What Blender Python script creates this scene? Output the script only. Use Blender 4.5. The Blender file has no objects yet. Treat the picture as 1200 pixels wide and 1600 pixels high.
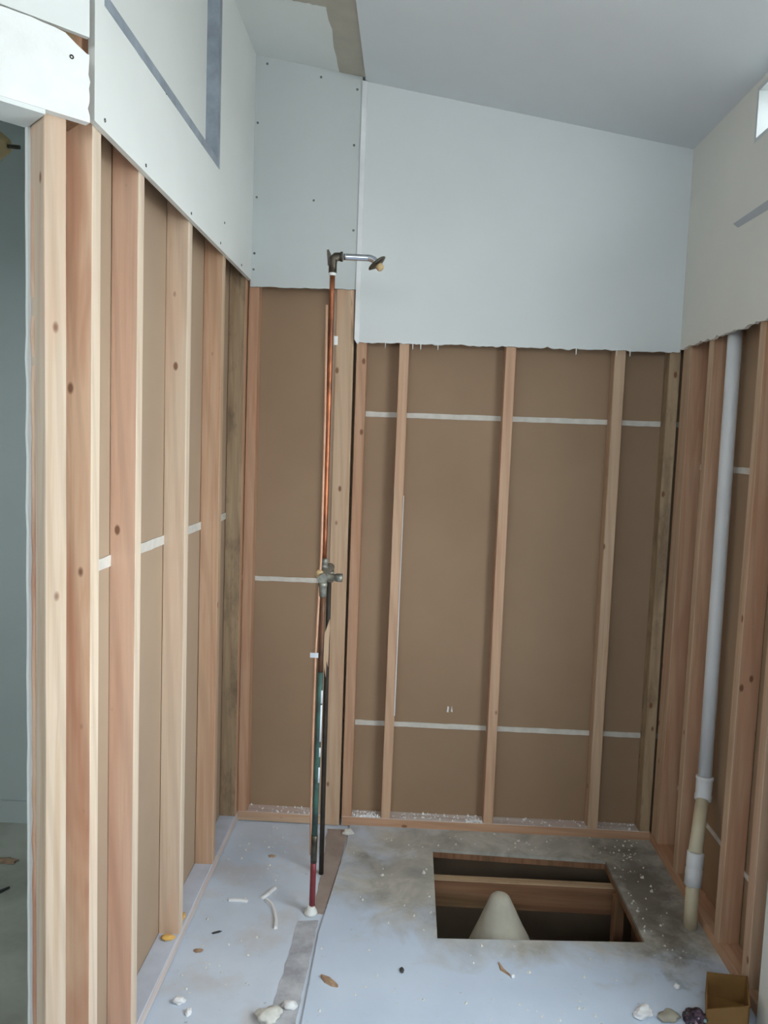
import bpy, bmesh, math, random
from mathutils import Vector, Matrix, noise as mnoise

random.seed(11)
SC = bpy.context.scene
COL = SC.collection
R = math.radians

# ------------------------------------------------------------------ camera
CAM_H, F_PX = 1.53, 1240.0
PITCH, ROLL, YAW = R(4.97), R(2.066), R(1.81)
fwd = Vector((-math.sin(YAW), math.cos(YAW), 0)); rgt = Vector((math.cos(YAW), math.sin(YAW), 0)); up = Vector((0, 0, 1))
f2 = fwd * math.cos(PITCH) - up * math.sin(PITCH)
u2 = up * math.cos(PITCH) + fwd * math.sin(PITCH)
r3 = rgt * math.cos(ROLL) + u2 * math.sin(ROLL)
u3 = u2 * math.cos(ROLL) - rgt * math.sin(ROLL)
cam_data = bpy.data.cameras.new('camera')
cam = bpy.data.objects.new('camera', cam_data); COL.objects.link(cam)
cam.matrix_world = Matrix(((r3.x, u3.x, -f2.x, 0), (r3.y, u3.y, -f2.y, 0), (r3.z, u3.z, -f2.z, CAM_H), (0, 0, 0, 1)))
cam_data.sensor_fit = 'VERTICAL'; cam_data.sensor_height = 32.0
cam_data.lens = 32.0 * F_PX / 1600.0
cam_data.clip_start = 0.05
SC.camera = cam

# ------------------------------------------------------------------ sky, daylight, exposure
W = bpy.data.worlds.new('overcast_sky'); SC.world = W; W.use_nodes = True
bg = W.node_tree.nodes['Background']
bg.inputs[0].default_value = (0.895, 0.955, 0.98, 1); bg.inputs[1].default_value = 6.0
SC.view_settings.view_transform = 'Standard'; SC.view_settings.look = 'None'
SC.view_settings.gamma = 1.0; SC.view_settings.use_curve_mapping = False
SC.view_settings.exposure = 1.05

def portal(name, loc, rot, sx, sy):
    d = bpy.data.lights.new(name, 'AREA'); d.shape = 'RECTANGLE'; d.size = sx; d.size_y = sy
    d.cycles.is_portal = True
    o = bpy.data.objects.new(name, d); COL.objects.link(o); o.location = loc; o.rotation_euler = rot
    return o
# window openings of the right-hand wall: (y0, y1, z0, z1)
WIN_BIG = (0.75, 1.90, 0.70, 2.12)
WIN_HIGH = (-0.30, 2.495, 2.46, 2.62)
for n, (a, b, c, d) in (('daylight_big_window', WIN_BIG), ('daylight_high_window', WIN_HIGH)):
    portal(n, (1.16, (a + b) / 2, (c + d) / 2), (0, R(90), 0), d - c, b - a)

FILL_REAR = (-1.25, 0.30, 1.85, 2.55)       # x0 x1 z0 z1, unseen window added behind the camera for frontal fill
portal('fill_rear_window', (-0.475, -1.80, 2.2), (R(90), 0, 0), 1.55, 0.7)
FILL_NEXT = (0.80, 1.50, 1.05, 1.95)       # unseen window added to brighten the room beyond the doorway, in its left wall
portal('fill_next_room_window', (-2.96, 1.15, 1.50), (0, R(-90), 0), 0.9, 0.7)

# ------------------------------------------------------------------ materials
def lin(r, g, b):
    f = lambda v: (v / 255 / 12.92) if v / 255 <= 0.04045 else ((v / 255 + 0.055) / 1.055) ** 2.4
    return (f(r), f(g), f(b), 1.0)

def new_mat(name, rough=0.6, metal=0.0):
    m = bpy.data.materials.new(name); m.use_nodes = True
    nt = m.node_tree; b = nt.nodes['Principled BSDF']
    b.inputs['Roughness'].default_value = rough; b.inputs['Metallic'].default_value = metal
    return m, nt, b

def coords(nt, scale=(1, 1, 1), seeded=True):
    tc = nt.nodes.new('ShaderNodeTexCoord'); mp = nt.nodes.new('ShaderNodeMapping')
    mp.inputs['Scale'].default_value = scale
    if seeded:
        oi = nt.nodes.new('ShaderNodeObjectInfo')
        mu = nt.nodes.new('ShaderNodeVectorMath'); mu.operation = 'SCALE'
        cb = nt.nodes.new('ShaderNodeCombineXYZ'); cb.inputs[0].default_value = 7.3; cb.inputs[1].default_value = 3.1; cb.inputs[2].default_value = 11.7
        nt.links.new(cb.outputs[0], mu.inputs[0]); nt.links.new(oi.outputs['Random'], mu.inputs['Scale'])
        ad = nt.nodes.new('ShaderNodeVectorMath'); ad.operation = 'ADD'
        nt.links.new(tc.outputs['Object'], ad.inputs[0]); nt.links.new(mu.outputs[0], ad.inputs[1])
        nt.links.new(ad.outputs[0], mp.inputs['Vector'])
    else:
        nt.links.new(tc.outputs['Object'], mp.inputs['Vector'])
    return mp.outputs[0]

def noise(nt, vec, scale, detail=3.0, rough=0.55, dist=0.0):
    n = nt.nodes.new('ShaderNodeTexNoise'); n.inputs['Scale'].default_value = scale
    n.inputs['Detail'].default_value = detail; n.inputs['Roughness'].default_value = rough; n.inputs['Distortion'].default_value = dist
    nt.links.new(vec, n.inputs['Vector']); return n.outputs['Fac']

def ramp(nt, fac, stops):
    r = nt.nodes.new('ShaderNodeValToRGB'); e = r.color_ramp.elements
    while len(e) < len(stops): e.new(0.5)
    for el, (p, c) in zip(e, stops): el.position = p; el.color = c
    nt.links.new(fac, r.inputs[0]); return r.outputs[0]

def mix(nt, fac, a, b, mode='MIX'):
    m = nt.nodes.new('ShaderNodeMix'); m.data_type = 'RGBA'; m.blend_type = mode
    for s, v in ((m.inputs[0], fac), (m.inputs[6], a), (m.inputs[7], b)):
        if isinstance(v, bpy.types.NodeSocket): nt.links.new(v, s)
        else: s.default_value = v
    return m.outputs[2]

def bump(nt, bsdf, fac, strength, dist=0.002):
    b = nt.nodes.new('ShaderNodeBump'); b.inputs['Strength'].default_value = strength; b.inputs['Distance'].default_value = dist
    nt.links.new(fac, b.inputs['Height']); nt.links.new(b.outputs[0], bsdf.inputs['Normal'])

BW = lambda v: (v, v, v, 1)

def wood(name, light, dark, blotch, knots=True, blotch_amt=0.5, dirt=0.0):
    m, nt, b = new_mat(name, 0.62)
    g = noise(nt, coords(nt, (26, 26, 0.9)), 1.0, 3, 0.6, 1.2)
    col = ramp(nt, g, [(0.32, lin(*light)), (0.52, lin(*[(p * 2 + q) / 3 for p, q in zip(light, dark)])), (0.62, lin(*dark)), (0.72, lin(*light))])
    fine = noise(nt, coords(nt, (160, 160, 5)), 1.0, 2)
    col = mix(nt, ramp(nt, fine, [(0.35, BW(0)), (0.75, BW(0.35))]), col, lin(*dark))
    big = noise(nt, coords(nt, (9, 9, 1.5)), 1.0, 3, 0.5, 0.6)
    col = mix(nt, ramp(nt, big, [(0.5, BW(0)), (0.66, BW(blotch_amt))]), col, lin(*blotch))
    wv = nt.nodes.new('ShaderNodeTexWave'); wv.wave_type = 'BANDS'; wv.bands_direction = 'DIAGONAL'
    for k_, v_ in (('Scale', 14.0), ('Distortion', 7.0), ('Detail', 2.0), ('Detail Scale', 0.7)): wv.inputs[k_].default_value = v_
    nt.links.new(coords(nt, (1, 1, 0.07)), wv.inputs['Vector'])
    col = mix(nt, ramp(nt, wv.outputs['Fac'], [(0.55, BW(0)), (0.95, BW(0.26))]), col, lin(*[v * 0.86 for v in dark]))
    if dirt:
        dd = noise(nt, coords(nt, (14, 14, 6)), 1.0, 5, 0.7)
        col = mix(nt, ramp(nt, dd, [(0.5, BW(0)), (0.72, BW(dirt))]), col, lin(70, 60, 50))
    if knots:
        v = nt.nodes.new('ShaderNodeTexVoronoi'); v.inputs['Scale'].default_value = 1.0
        nt.links.new(coords(nt, (12, 12, 6.5)), v.inputs['Vector'])
        col = mix(nt, ramp(nt, v.outputs['Distance'], [(0.055, BW(0.85)), (0.095, BW(0))]), col, lin(112, 66, 38))
    nt.links.new(col, b.inputs['Base Color'])
    bump(nt, b, fine, 0.25, 0.0015)
    return m

def plain(name, c, rough=0.6, metal=0.0, var=0.08, scale=6.0, seeded=True, c2=None, bumpy=0.0):
    m, nt, b = new_mat(name, rough, metal)
    n = noise(nt, coords(nt, (1, 1, 1), seeded), scale, 4, 0.6)
    lo = c2 if c2 else tuple(v * (1 - var) for v in c)
    col = ramp(nt, n, [(0.35, lin(*lo)), (0.65, lin(*c))])
    nt.links.new(col, b.inputs['Base Color'])
    if bumpy: bump(nt, b, noise(nt, coords(nt, (1, 1, 1), seeded), scale * 14, 3), bumpy, 0.002)
    return m

M = {}
M['wood_pale'] = wood('pale_pine', (222, 202, 180), (208, 180, 152), (216, 180, 154), blotch_amt=0.6)
M['wood_post'] = wood('post_pine', (206, 188, 168), (190, 164, 138), (200, 166, 142), blotch_amt=0.6)
M['wood_cream'] = wood('cream_pine', (218, 202, 182), (206, 184, 160), (212, 184, 164), knots=False)
M['wood_pink'] = wood('pink_fir', (236, 200, 174), (224, 184, 158), (220, 170, 144), blotch_amt=0.6)
M['wood_red'] = wood('red_streaked_fir', (226, 194, 166), (212, 172, 142), (182, 122, 94), blotch_amt=0.75)
M['wood_orange'] = wood('orange_fir', (196, 160, 132), (180, 138, 108), (176, 126, 96))
M['wood_tan'] = wood('tan_fir', (200, 174, 148), (186, 154, 124), (190, 148, 122))
M['wood_grey'] = wood('weathered_fir', (180, 158, 128), (156, 130, 102), (130, 108, 84), dirt=0.6)
M['wood_back'] = wood('back_wall_fir', (204, 172, 144), (190, 150, 120), (194, 144, 116))
M['wood_dark'] = wood('damp_joist', (150, 112, 84), (120, 84, 60), (96, 92, 62), knots=False)
M['wood_dusty'] = wood('dusty_plate', (216, 208, 204), (200, 186, 180), (196, 170, 160), knots=False)

M['plate_dust'] = plain('dust_on_plate', (198, 206, 222), 0.8, c2=(186, 192, 206), scale=9)
M['gyp_grey'] = plain('new_drywall_face', (196, 202, 202), 0.7, var=0.025, scale=2.0)
M['gyp_white'] = plain('white_drywall', (226, 230, 228), 0.65, var=0.02, scale=2.0)
M['paint'] = plain('painted_drywall', (214, 219, 220), 0.5, var=0.015, scale=2.0)
M['paint_warm'] = plain('painted_right_wall', (224, 222, 214), 0.5, var=0.02, scale=2.0)
M['paint_ceiling'] = plain('ceiling_paint', (216, 221, 224), 0.6, var=0.02, scale=2.0)
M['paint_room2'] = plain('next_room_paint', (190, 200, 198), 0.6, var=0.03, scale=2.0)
M['plaster_bright'] = plain('bright_filler', (238, 240, 238), 0.7, var=0.03, scale=14, bumpy=0.4)
M['gyp_core'] = plain('gypsum_core', (222, 222, 216), 0.85, var=0.1, scale=40, bumpy=0.6)
M['mud_tan'] = plain('tan_joint_compound', (182, 176, 162), 0.8, var=0.05, scale=10)
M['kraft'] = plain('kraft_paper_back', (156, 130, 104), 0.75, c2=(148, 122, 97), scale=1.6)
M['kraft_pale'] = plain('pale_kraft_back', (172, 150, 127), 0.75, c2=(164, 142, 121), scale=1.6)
M['bead'] = plain('joint_compound', (212, 208, 200), 0.8, var=0.06, scale=30, bumpy=0.4)
M['metal_grey'] = plain('galvanised_bead', (158, 168, 180), 0.5, 0.12, var=0.15, scale=12)
M['faint_grey'] = plain('faint_grey_band', (176, 180, 186), 0.7, var=0.03)
M['black'] = plain('dark_screw', (48, 48, 48), 0.5, 0.5)
M['copper'] = plain('copper', (180, 112, 78), 0.38, 0.75, c2=(112, 70, 50), scale=9)
M['copper_dull'] = plain('dull_copper', (112, 80, 60), 0.5, 0.5, c2=(74, 56, 46), scale=14)
M['copper_pale'] = plain('pale_copper', (206, 164, 138), 0.55, 0.15, c2=(190, 146, 120), scale=12)
M['verdigris'] = plain('verdigris_pipe', (64, 100, 92), 0.6, 0.2, c2=(52, 62, 60), scale=16)
M['red_pipe'] = plain('red_sleeve', (128, 44, 52), 0.5, c2=(104, 34, 40))
M['dark_pipe'] = plain('dark_pipe', (62, 54, 46), 0.55, 0.3, c2=(44, 42, 38), scale=14)
M['brass_old'] = plain('aged_brass', (156, 156, 146), 0.45, 0.5, c2=(98, 100, 94), scale=40)
M['bronze'] = plain('dark_bronze', (96, 88, 76), 0.4, 0.6, c2=(60, 56, 50), scale=30)
M['chrome'] = plain('chrome', (214, 220, 230), 0.16, 0.95, var=0.05)
M['tan_plastic'] = plain('tan_plastic', (206, 178, 132), 0.5)
M['white_plastic'] = plain('white_plastic', (224, 234, 244), 0.4)
M['pvc'] = plain('white_pvc', (214, 216, 218), 0.35, var=0.03, scale=5)
M['pvc_old'] = plain('yellowed_pvc', (204, 194, 168), 0.4, c2=(192, 180, 152), scale=8)
M['cone'] = plain('pale_mortar', (166, 162, 148), 0.8, c2=(152, 148, 136), scale=12, bumpy=0.2)
M['soil'] = plain('crawlspace_soil', (52, 46, 40), 0.95, c2=(34, 32, 30), scale=6, bumpy=0.6)
M['outside'] = plain('outside_ground', (178, 174, 166), 0.95, scale=2)
M['glue'] = plain('grey_adhesive', (150, 152, 160), 0.85, c2=(186, 190, 196), scale=16, bumpy=0.5)
M['brown_strip'] = plain('brown_board', (166, 152, 144), 0.85, c2=(148, 134, 126), scale=10)
M['caulk'] = plain('white_caulk', (236, 238, 240), 0.5)
M['chip'] = plain('wood_chip', (176, 148, 122), 0.8, c2=(150, 122, 98), scale=60)
M['yellow'] = plain('yellow_foam', (226, 186, 92), 0.8, c2=(214, 170, 110), scale=50)
M['card'] = plain('ochre_cardboard', (142, 106, 58), 0.7, c2=(124, 90, 46), scale=6)
M['dark_scrap'] = plain('dark_scrap', (58, 60, 60), 0.8)
M['siding'] = plain('sheathing', (150, 130, 108), 0.8)
M['trim_white'] = plain('white_trim', (206, 212, 212), 0.45)

def floor_left_mat():
    m, nt, b = new_mat('dusty_white_floor', 0.55)
    v = coords(nt, (1, 1, 1), False)
    col = ramp(nt, noise(nt, v, 2.6, 5, 0.6), [(0.35, lin(192, 205, 222)), (0.62, lin(205, 217, 232))])
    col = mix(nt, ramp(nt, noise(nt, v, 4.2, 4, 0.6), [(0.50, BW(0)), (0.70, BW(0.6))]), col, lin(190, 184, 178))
    sp = noise(nt, v, 46, 3, 0.6)
    col = mix(nt, ramp(nt, sp, [(0.68, BW(0)), (0.76, BW(0.55))]), col, lin(140, 142, 150))
    nt.links.new(col, b.inputs['Base Color']); bump(nt, b, sp, 0.2)
    return m
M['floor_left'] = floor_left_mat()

def floor_right_mat():
    m, nt, b = new_mat('stained_cement_sheet', 0.6)
    v = coords(nt, (1, 1, 1), False)
    col = ramp(nt, noise(nt, v, 2.2, 5, 0.6), [(0.35, lin(188, 203, 222)), (0.65, lin(200, 214, 232))])
    # old damp stain round the drain opening: an oval with a ragged outline
    tc = nt.nodes.new('ShaderNodeTexCoord'); mp = nt.nodes.new('ShaderNodeMapping')
    mp.inputs['Location'].default_value = (-0.62 / 0.85, -2.75 / 0.47, 0); mp.inputs['Scale'].default_value = (1 / 0.85, 1 / 0.47, 0)
    nt.links.new(tc.outputs['Object'], mp.inputs['Vector'])
    ln = nt.nodes.new('ShaderNodeVectorMath'); ln.operation = 'LENGTH'; nt.links.new(mp.outputs[0], ln.inputs[0])
    ad = nt.nodes.new('ShaderNodeMath'); ad.operation = 'MULTIPLY_ADD'; ad.inputs[1].default_value = 1.1
    nt.links.new(noise(nt, v, 5.5, 5, 0.6, 0.6), ad.inputs[0]); nt.links.new(ln.outputs['Value'], ad.inputs[2])
    mask = ramp(nt, ad.outputs[0], [(0.0, BW(1)), (1.0, BW(0))])
    mr = nt.nodes.new('ShaderNodeMapRange'); mr.inputs['From Min'].default_value = 1.35; mr.inputs['From Max'].default_value = 1.75
    mr.inputs['To Min'].default_value = 0.85; mr.inputs['To Max'].default_value = 0.0
    nt.links.new(ad.outputs[0], mr.inputs['Value'])
    stain = ramp(nt, noise(nt, v, 7, 5, 0.65, 0.8), [(0.3, lin(132, 126, 112)), (0.5, lin(168, 164, 150)), (0.68, lin(196, 192, 180))])
    col = mix(nt, mr.outputs[0], col, stain)
    # dark mould between the opening and the right wall
    mp2 = nt.nodes.new('ShaderNodeMapping')
    mp2.inputs['Location'].default_value = (-0.87 / 0.13, -2.68 / 0.42, 0); mp2.inputs['Scale'].default_value = (1 / 0.13, 1 / 0.42, 0)
    nt.links.new(tc.outputs['Object'], mp2.inputs['Vector'])
    ln2 = nt.nodes.new('ShaderNodeVectorMath'); ln2.operation = 'LENGTH'; nt.links.new(mp2.outputs[0], ln2.inputs[0])
    ad2 = nt.nodes.new('ShaderNodeMath'); ad2.operation = 'MULTIPLY_ADD'; ad2.inputs[1].default_value = 2.2
    nt.links.new(noise(nt, v, 14, 5, 0.7, 0.5), ad2.inputs[0]); nt.links.new(ln2.outputs['Value'], ad2.inputs[2])
    mr2 = nt.nodes.new('ShaderNodeMapRange'); mr2.inputs['From Min'].default_value = 1.5; mr2.inputs['From Max'].default_value = 2.3
    mr2.inputs['To Min'].default_value = 0.75; mr2.inputs['To Max'].default_value = 0.0
    nt.links.new(ad2.outputs[0], mr2.inputs['Value'])
    col = mix(nt, mr2.outputs[0], col, lin(98, 92, 84))
    sp = noise(nt, v, 50, 3, 0.6)
    col = mix(nt, ramp(nt, sp, [(0.7, BW(0)), (0.78, BW(0.5))]), col, lin(150, 150, 150))
    nt.links.new(col, b.inputs['Base Color']); bump(nt, b, sp, 0.2)
    return m
M['floor_right'] = floor_right_mat()

def room2_floor_mat():
    m, nt, b = new_mat('next_room_floor', 0.6)
    v = coords(nt, (1, 1, 1), False)
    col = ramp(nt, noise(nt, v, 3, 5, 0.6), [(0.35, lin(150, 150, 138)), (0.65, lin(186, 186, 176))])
    nt.links.new(col, b.inputs['Base Color'])
    return m
M['floor_room2'] = room2_floor_mat()

def glass_mat():
    m = bpy.data.materials.new('window_glass'); m.use_nodes = True; nt = m.node_tree
    nt.nodes.remove(nt.nodes['Principled BSDF'])
    t = nt.nodes.new('ShaderNodeBsdfTransparent'); g = nt.nodes.new('ShaderNodeBsdfGlossy'); g.inputs['Roughness'].default_value = 0.02
    x = nt.nodes.new('ShaderNodeMixShader'); x.inputs[0].default_value = 0.06
    nt.links.new(t.outputs[0], x.inputs[1]); nt.links.new(g.outputs[0], x.inputs[2])
    nt.links.new(x.outputs[0], nt.nodes['Material Output'].inputs['Surface'])
    return m
M['glass'] = glass_mat()

# ------------------------------------------------------------------ helpers
def link(name, me, mat, parent=None, loc=(0, 0, 0), rot=None):
    """me is in local coordinates; loc is a world position."""
    o = bpy.data.objects.new(name, me); COL.objects.link(o)
    for mm in (mat if isinstance(mat, (list, tuple)) else [mat]):
        if mm and len(me.materials) < (len(mat) if isinstance(mat, (list, tuple)) else 1): me.materials.append(M[mm])
    L = Vector(loc)
    if parent is not None:
        o.parent = parent; q = parent
        while q is not None: L = L - q.location; q = q.parent
    o.location = L
    if rot is not None: o.rotation_euler = rot
    return o

def tag(o, label, cat, group=None, kind=None):
    o['label'] = label; o['category'] = cat
    if group: o['group'] = group
    if kind: o['kind'] = kind
    return o

def empty(name, loc=(0, 0, 0)):
    o = bpy.data.objects.new(name, None); COL.objects.link(o); o.location = loc; o.empty_display_size = 0.1
    return o

def struct(name, label, cat, loc=(0, 0, 0)):
    return tag(empty(name, loc), label, cat, kind='structure')

def mesh_from(name, verts, faces, smooth=False, mats=None):
    me = bpy.data.meshes.new(name); me.from_pydata([tuple(v) for v in verts], [], faces); me.update()
    bm = bmesh.new(); bm.from_mesh(me); bmesh.ops.recalc_face_normals(bm, faces=bm.faces); bm.to_mesh(me); bm.free()
    if smooth: me.polygons.foreach_set('use_smooth', [True] * len(me.polygons))
    return me

def beam(name, parent, center, w, d, length, mat, axis='z', rz=0.0, jit=0.0008, cham=0.0016, edge_mat=None, lean=(0, 0), top_mat=None):
    """Sawn timber: chamfered w x d section swept along its length; centre = middle of its start end."""
    n = 10; sec = []
    hw, hd = w / 2, d / 2
    for sx, sy, first in ((1, 1, 'y'), (-1, 1, 'x'), (-1, -1, 'y'), (1, -1, 'x')):
        a = (sx * hw, sy * (hd - cham)); b = (sx * (hw - cham), sy * hd)
        sec += [a, b] if first == 'y' else [b, a]
    verts, faces = [], []
    ph = random.uniform(0, 50)
    for i in range(n + 1):
        t = i / n
        bx = jit * 2.2 * mnoise.noise((ph, t * 2.0, 0)); by = jit * 2.2 * mnoise.noise((ph, t * 2.0, 9))
        for (x, y) in sec:
            verts.append((x + bx + lean[0] * t + random.uniform(-jit, jit) * 0.35, y + by + lean[1] * t + random.uniform(-jit, jit) * 0.35, t * length))
    k = len(sec)
    for i in range(n):
        for j in range(k):
            faces.append((i * k + j, i * k + (j + 1) % k, (i + 1) * k + (j + 1) % k, (i + 1) * k + j))
    faces.append(tuple(range(k))[::-1]); faces.append(tuple(n * k + j for j in range(k)))
    me = mesh_from(name, verts, faces)
    mats = [mat] + ([edge_mat] if edge_mat else []) + ([top_mat] if top_mat else [])
    if edge_mat:
        for p in me.polygons:
            if abs(p.normal.x) > 0.5: p.material_index = 1
    rot = {'z': (0, 0, rz), 'y': (R(-90), 0, 0), 'x': (R(90), 0, R(90))}[axis]
    if top_mat:
        from mathutils import Euler
        E_ = Euler(rot).to_matrix()
        for p in me.polygons:
            if (E_ @ p.normal).z > 0.6: p.material_index = 1
    return link(name, me, mats, parent, center, rot)

def stud_box(name, parent, x0, x1, y0, y1, z0, z1, mat, **kw):
    return beam(name, parent, ((x0 + x1) / 2, (y0 + y1) / 2, z0), x1 - x0, y1 - y0, z1 - z0, mat, **kw)

def prism(name, parent, poly, axis, a0, a1, mat, loc=None):
    """poly in the plane across axis ('x': (y,z), 'y': (x,z), 'z': (x,y)), extruded from a0 to a1; world coordinates."""
    P3 = {'x': lambda u, v, a: (a, u, v), 'y': lambda u, v, a: (u, a, v), 'z': lambda u, v, a: (u, v, a)}[axis]
    n = len(poly)
    verts = [P3(u, v, a0) for u, v in poly] + [P3(u, v, a1) for u, v in poly]
    c = loc if loc else tuple(sum(v[i] for v in verts) / len(verts) for i in range(3))
    verts = [(v[0] - c[0], v[1] - c[1], v[2] - c[2]) for v in verts]
    faces = [tuple(range(n)), tuple(range(2 * n - 1, n - 1, -1))] + [(i, (i + 1) % n, n + (i + 1) % n, n + i) for i in range(n)]
    return link(name, mesh_from(name, verts, faces), mat, parent, c)

def slab_holes(name, parent, axis, a0, a1, rect, holes, mat, loc=None, corner=None):
    """A board with rectangular openings, one clean mesh. rect/holes = (u0,u1,v0,v1)."""
    us = sorted({rect[0], rect[1], *[h[0] for h in holes], *[h[1] for h in holes]}); vs = sorted({rect[2], rect[3], *[h[2] for h in holes], *[h[3] for h in holes]})
    us = [u for u in us if rect[0] <= u <= rect[1]]; vs = [v for v in vs if rect[2] <= v <= rect[3]]
    P3 = {'x': lambda u, v, a: (a, u, v), 'y': lambda u, v, a: (u, a, v), 'z': lambda u, v, a: (u, v, a)}[axis]
    cells = set()
    for i in range(len(us) - 1):
        for j in range(len(vs) - 1):
            cu, cv = (us[i] + us[i + 1]) / 2, (vs[j] + vs[j + 1]) / 2
            if not any(h[0] < cu < h[1] and h[2] < cv < h[3] for h in holes): cells.add((i, j))
    verts, faces, idx = [], [], {}
    def V(i, j, k):
        if (i, j, k) not in idx:
            idx[(i, j, k)] = len(verts); u, v = us[i], vs[j]
            if corner: u, v = corner(u, v)
            verts.append(P3(u, v, (a0, a1)[k]))
        return idx[(i, j, k)]
    for (i, j) in cells:
        for k in (0, 1): faces.append((V(i, j, k), V(i + 1, j, k), V(i + 1, j + 1, k), V(i, j + 1, k)))
        for (di, dj, e) in ((-1, 0, ((i, j), (i, j + 1))), (1, 0, ((i + 1, j), (i + 1, j + 1))), (0, -1, ((i, j), (i + 1, j))), (0, 1, ((i, j + 1), (i + 1, j + 1)))):
            if (i + di, j + dj) not in cells:
                (p, q), (r, s) = e; faces.append((V(p, q, 0), V(r, s, 0), V(r, s, 1), V(p, q, 1)))
    c = loc if loc is not None else tuple(sum(v[i] for v in verts) / len(verts) for i in range(3))
    verts = [(v[0] - c[0], v[1] - c[1], v[2] - c[2]) for v in verts]
    return link(name, mesh_from(name, verts, faces), mat, parent, c)

def tube(name, parent, path, rad, mat, segs=14, closed_ends=True):
    pts = [Vector(p) for p in path]; rads = rad if isinstance(rad, (list, tuple)) else [rad] * len(pts)
    c = pts[0].copy(); verts, faces = [], []
    prev = None
    for i, p in enumerate(pts):
        t = (pts[min(i + 1, len(pts) - 1)] - pts[max(i - 1, 0)]).normalized()
        ref = prev if prev is not None else (Vector((1, 0, 0)) if abs(t.x) < 0.9 else Vector((0, 1, 0)))
        a = (ref - t * ref.dot(t)).normalized(); b = t.cross(a); prev = a
        for k in range(segs):
            th = 2 * math.pi * k / segs
            verts.append(p - c + (a * math.cos(th) + b * math.sin(th)) * rads[i])
    for i in range(len(pts) - 1):
        for k in range(segs):
            faces.append((i * segs + k, i * segs + (k + 1) % segs, (i + 1) * segs + (k + 1) % segs, (i + 1) * segs + k))
    if closed_ends:
        faces.append(tuple(range(segs))); faces.append(tuple((len(pts) - 1) * segs + k for k in range(segs)))
    me = mesh_from(name, verts, faces)
    for p in me.polygons: p.use_smooth = len(p.vertices) == 4
    return link(name, me, mat, parent, c)

def lathe_along(name, parent, p0, direction, prof, mat, segs=20):
    """Turned part: prof = [(distance along direction, radius)]."""
    d = Vector(direction).normalized(); p0 = Vector(p0)
    path = [p0 + d * s for s, r in prof]
    a = d.orthogonal().normalized(); b = d.cross(a); verts, faces = [], []
    for (s, r) in prof:
        for k in range(segs):
            th = 2 * math.pi * k / segs
            verts.append(d * s + (a * math.cos(th) + b * math.sin(th)) * r)
    n = len(prof)
    for i in range(n - 1):
        for k in range(segs): faces.append((i * segs + k, i * segs + (k + 1) % segs, (i + 1) * segs + (k + 1) % segs, (i + 1) * segs + k))
    faces.append(tuple(range(segs))); faces.append(tuple((n - 1) * segs + k for k in range(segs)))
    me = mesh_from(name, verts, faces)
    try: me.polygons.foreach_set('use_smooth', [len(p.vertices) == 4 for p in me.polygons])
    except Exception: pass
    return link(name, me, mat, parent, p0)

def ragged(u0, u1, v, amp, step=0.012, seed=0):
    n = max(2, int(abs(u1 - u0) / step)); rr = random.Random(seed)
    return [(u0 + (u1 - u0) * i / n, v + amp * (1.4 * mnoise.noise((seed * 3.1, i * 0.45, 0)) + 0.35 * rr.uniform(-1, 1)) * (0.2 if i in (0, n) else 1)) for i in range(n + 1)]

_screw = {}
def screw(parent, p, normal):
    d = Vector(normal).normalized()
    key = tuple(round(v, 3) for v in d)
    if key not in _screw:
        a = d.orthogonal().normalized(); b = d.cross(a); vs, fs = [], []
        prof = [(-0.002, 0.0042), (0.0009, 0.0042), (0.0009, 0.0026), (-0.0004, 0.0012)]
        for s, r in prof:
            for k in range(8):
                th = k * math.pi / 4; vs.append(d * s + (a * math.cos(th) + b * math.sin(th)) * r)
        for i in range(3):
            for k in range(8): fs.append((i * 8 + k, i * 8 + (k + 1) % 8, (i + 1) * 8 + (k + 1) % 8, (i + 1) * 8 + k))
        fs += [tuple(range(8)), tuple(range(24, 32))]
        me = mesh_from('screw', vs, fs); me.materials.append(M['black']); _screw[key] = me
    return link('screw', _screw[key], [], parent, p)

# ------------------------------------------------------------------ dimensions
XL, XR, YB = -0.64, 1.00, 3.05           # faces of the studs
GY = 0.0127                                # drywall thickness
SD = 0.064                                 # stud depth
CA, CB = 2.8256, -0.1768                   # ceiling: z = CA + CB * x
ceil_z = lambda x: CA + CB * x
ZG = -0.60                                 # crawlspace floor

# ------------------------------------------------------------------ ground, floor
g = slab_holes('ground', None, 'z', ZG - 0.1, ZG, (-9, 9, -9, 9), [], 'outside')
tag(g, 'bare ground outside and under the house', 'ground', kind='structure')

FLOOR = struct('floor', 'dusty white floor with a rectangular hole cut near the back wall', 'floor')
HOLE = [(0.139, 2.347), (0.789, 2.385), (0.784, 2.871), (0.139, 2.894)]
def hole_corner(u, v):
    for k, (a, b) in {(0.139, 2.347): HOLE[0], (0.789, 2.347): HOLE[1], (0.789, 2.894): HOLE[2], (0.139, 2.894): HOLE[3]}.items():
        if abs(u - k[0]) < 1e-6 and abs(v - k[1]) < 1e-6: return (a, b)
    if abs(v - 2.347) < 1e-6 and u > 0.9: return (u, 2.39)
    return (u, v)
HR = (0.139, 0.789, 2.347, 2.894)
slab_holes('floor_board', FLOOR, 'z', -0.030, -0.008, (-0.72, 1.09, -1.72, 3.16), [HR], 'wood_dark', (0, 0, 0), hole_corner)
# upper sheet, left part: painted boards up to the line of the removed partition
prism('floor_sheet', FLOOR, [(-1.62, -1.72), (-0.230, -1.72), (-0.230, 2.347), (-0.188, 2.894), (-0.188, 3.16), (-0.70, 3.16), (-0.70, 1.56), (-1.62, 0.62)], 'z', -0.0079, -0.003, 'floor_left', (0, 0, 0))
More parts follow.
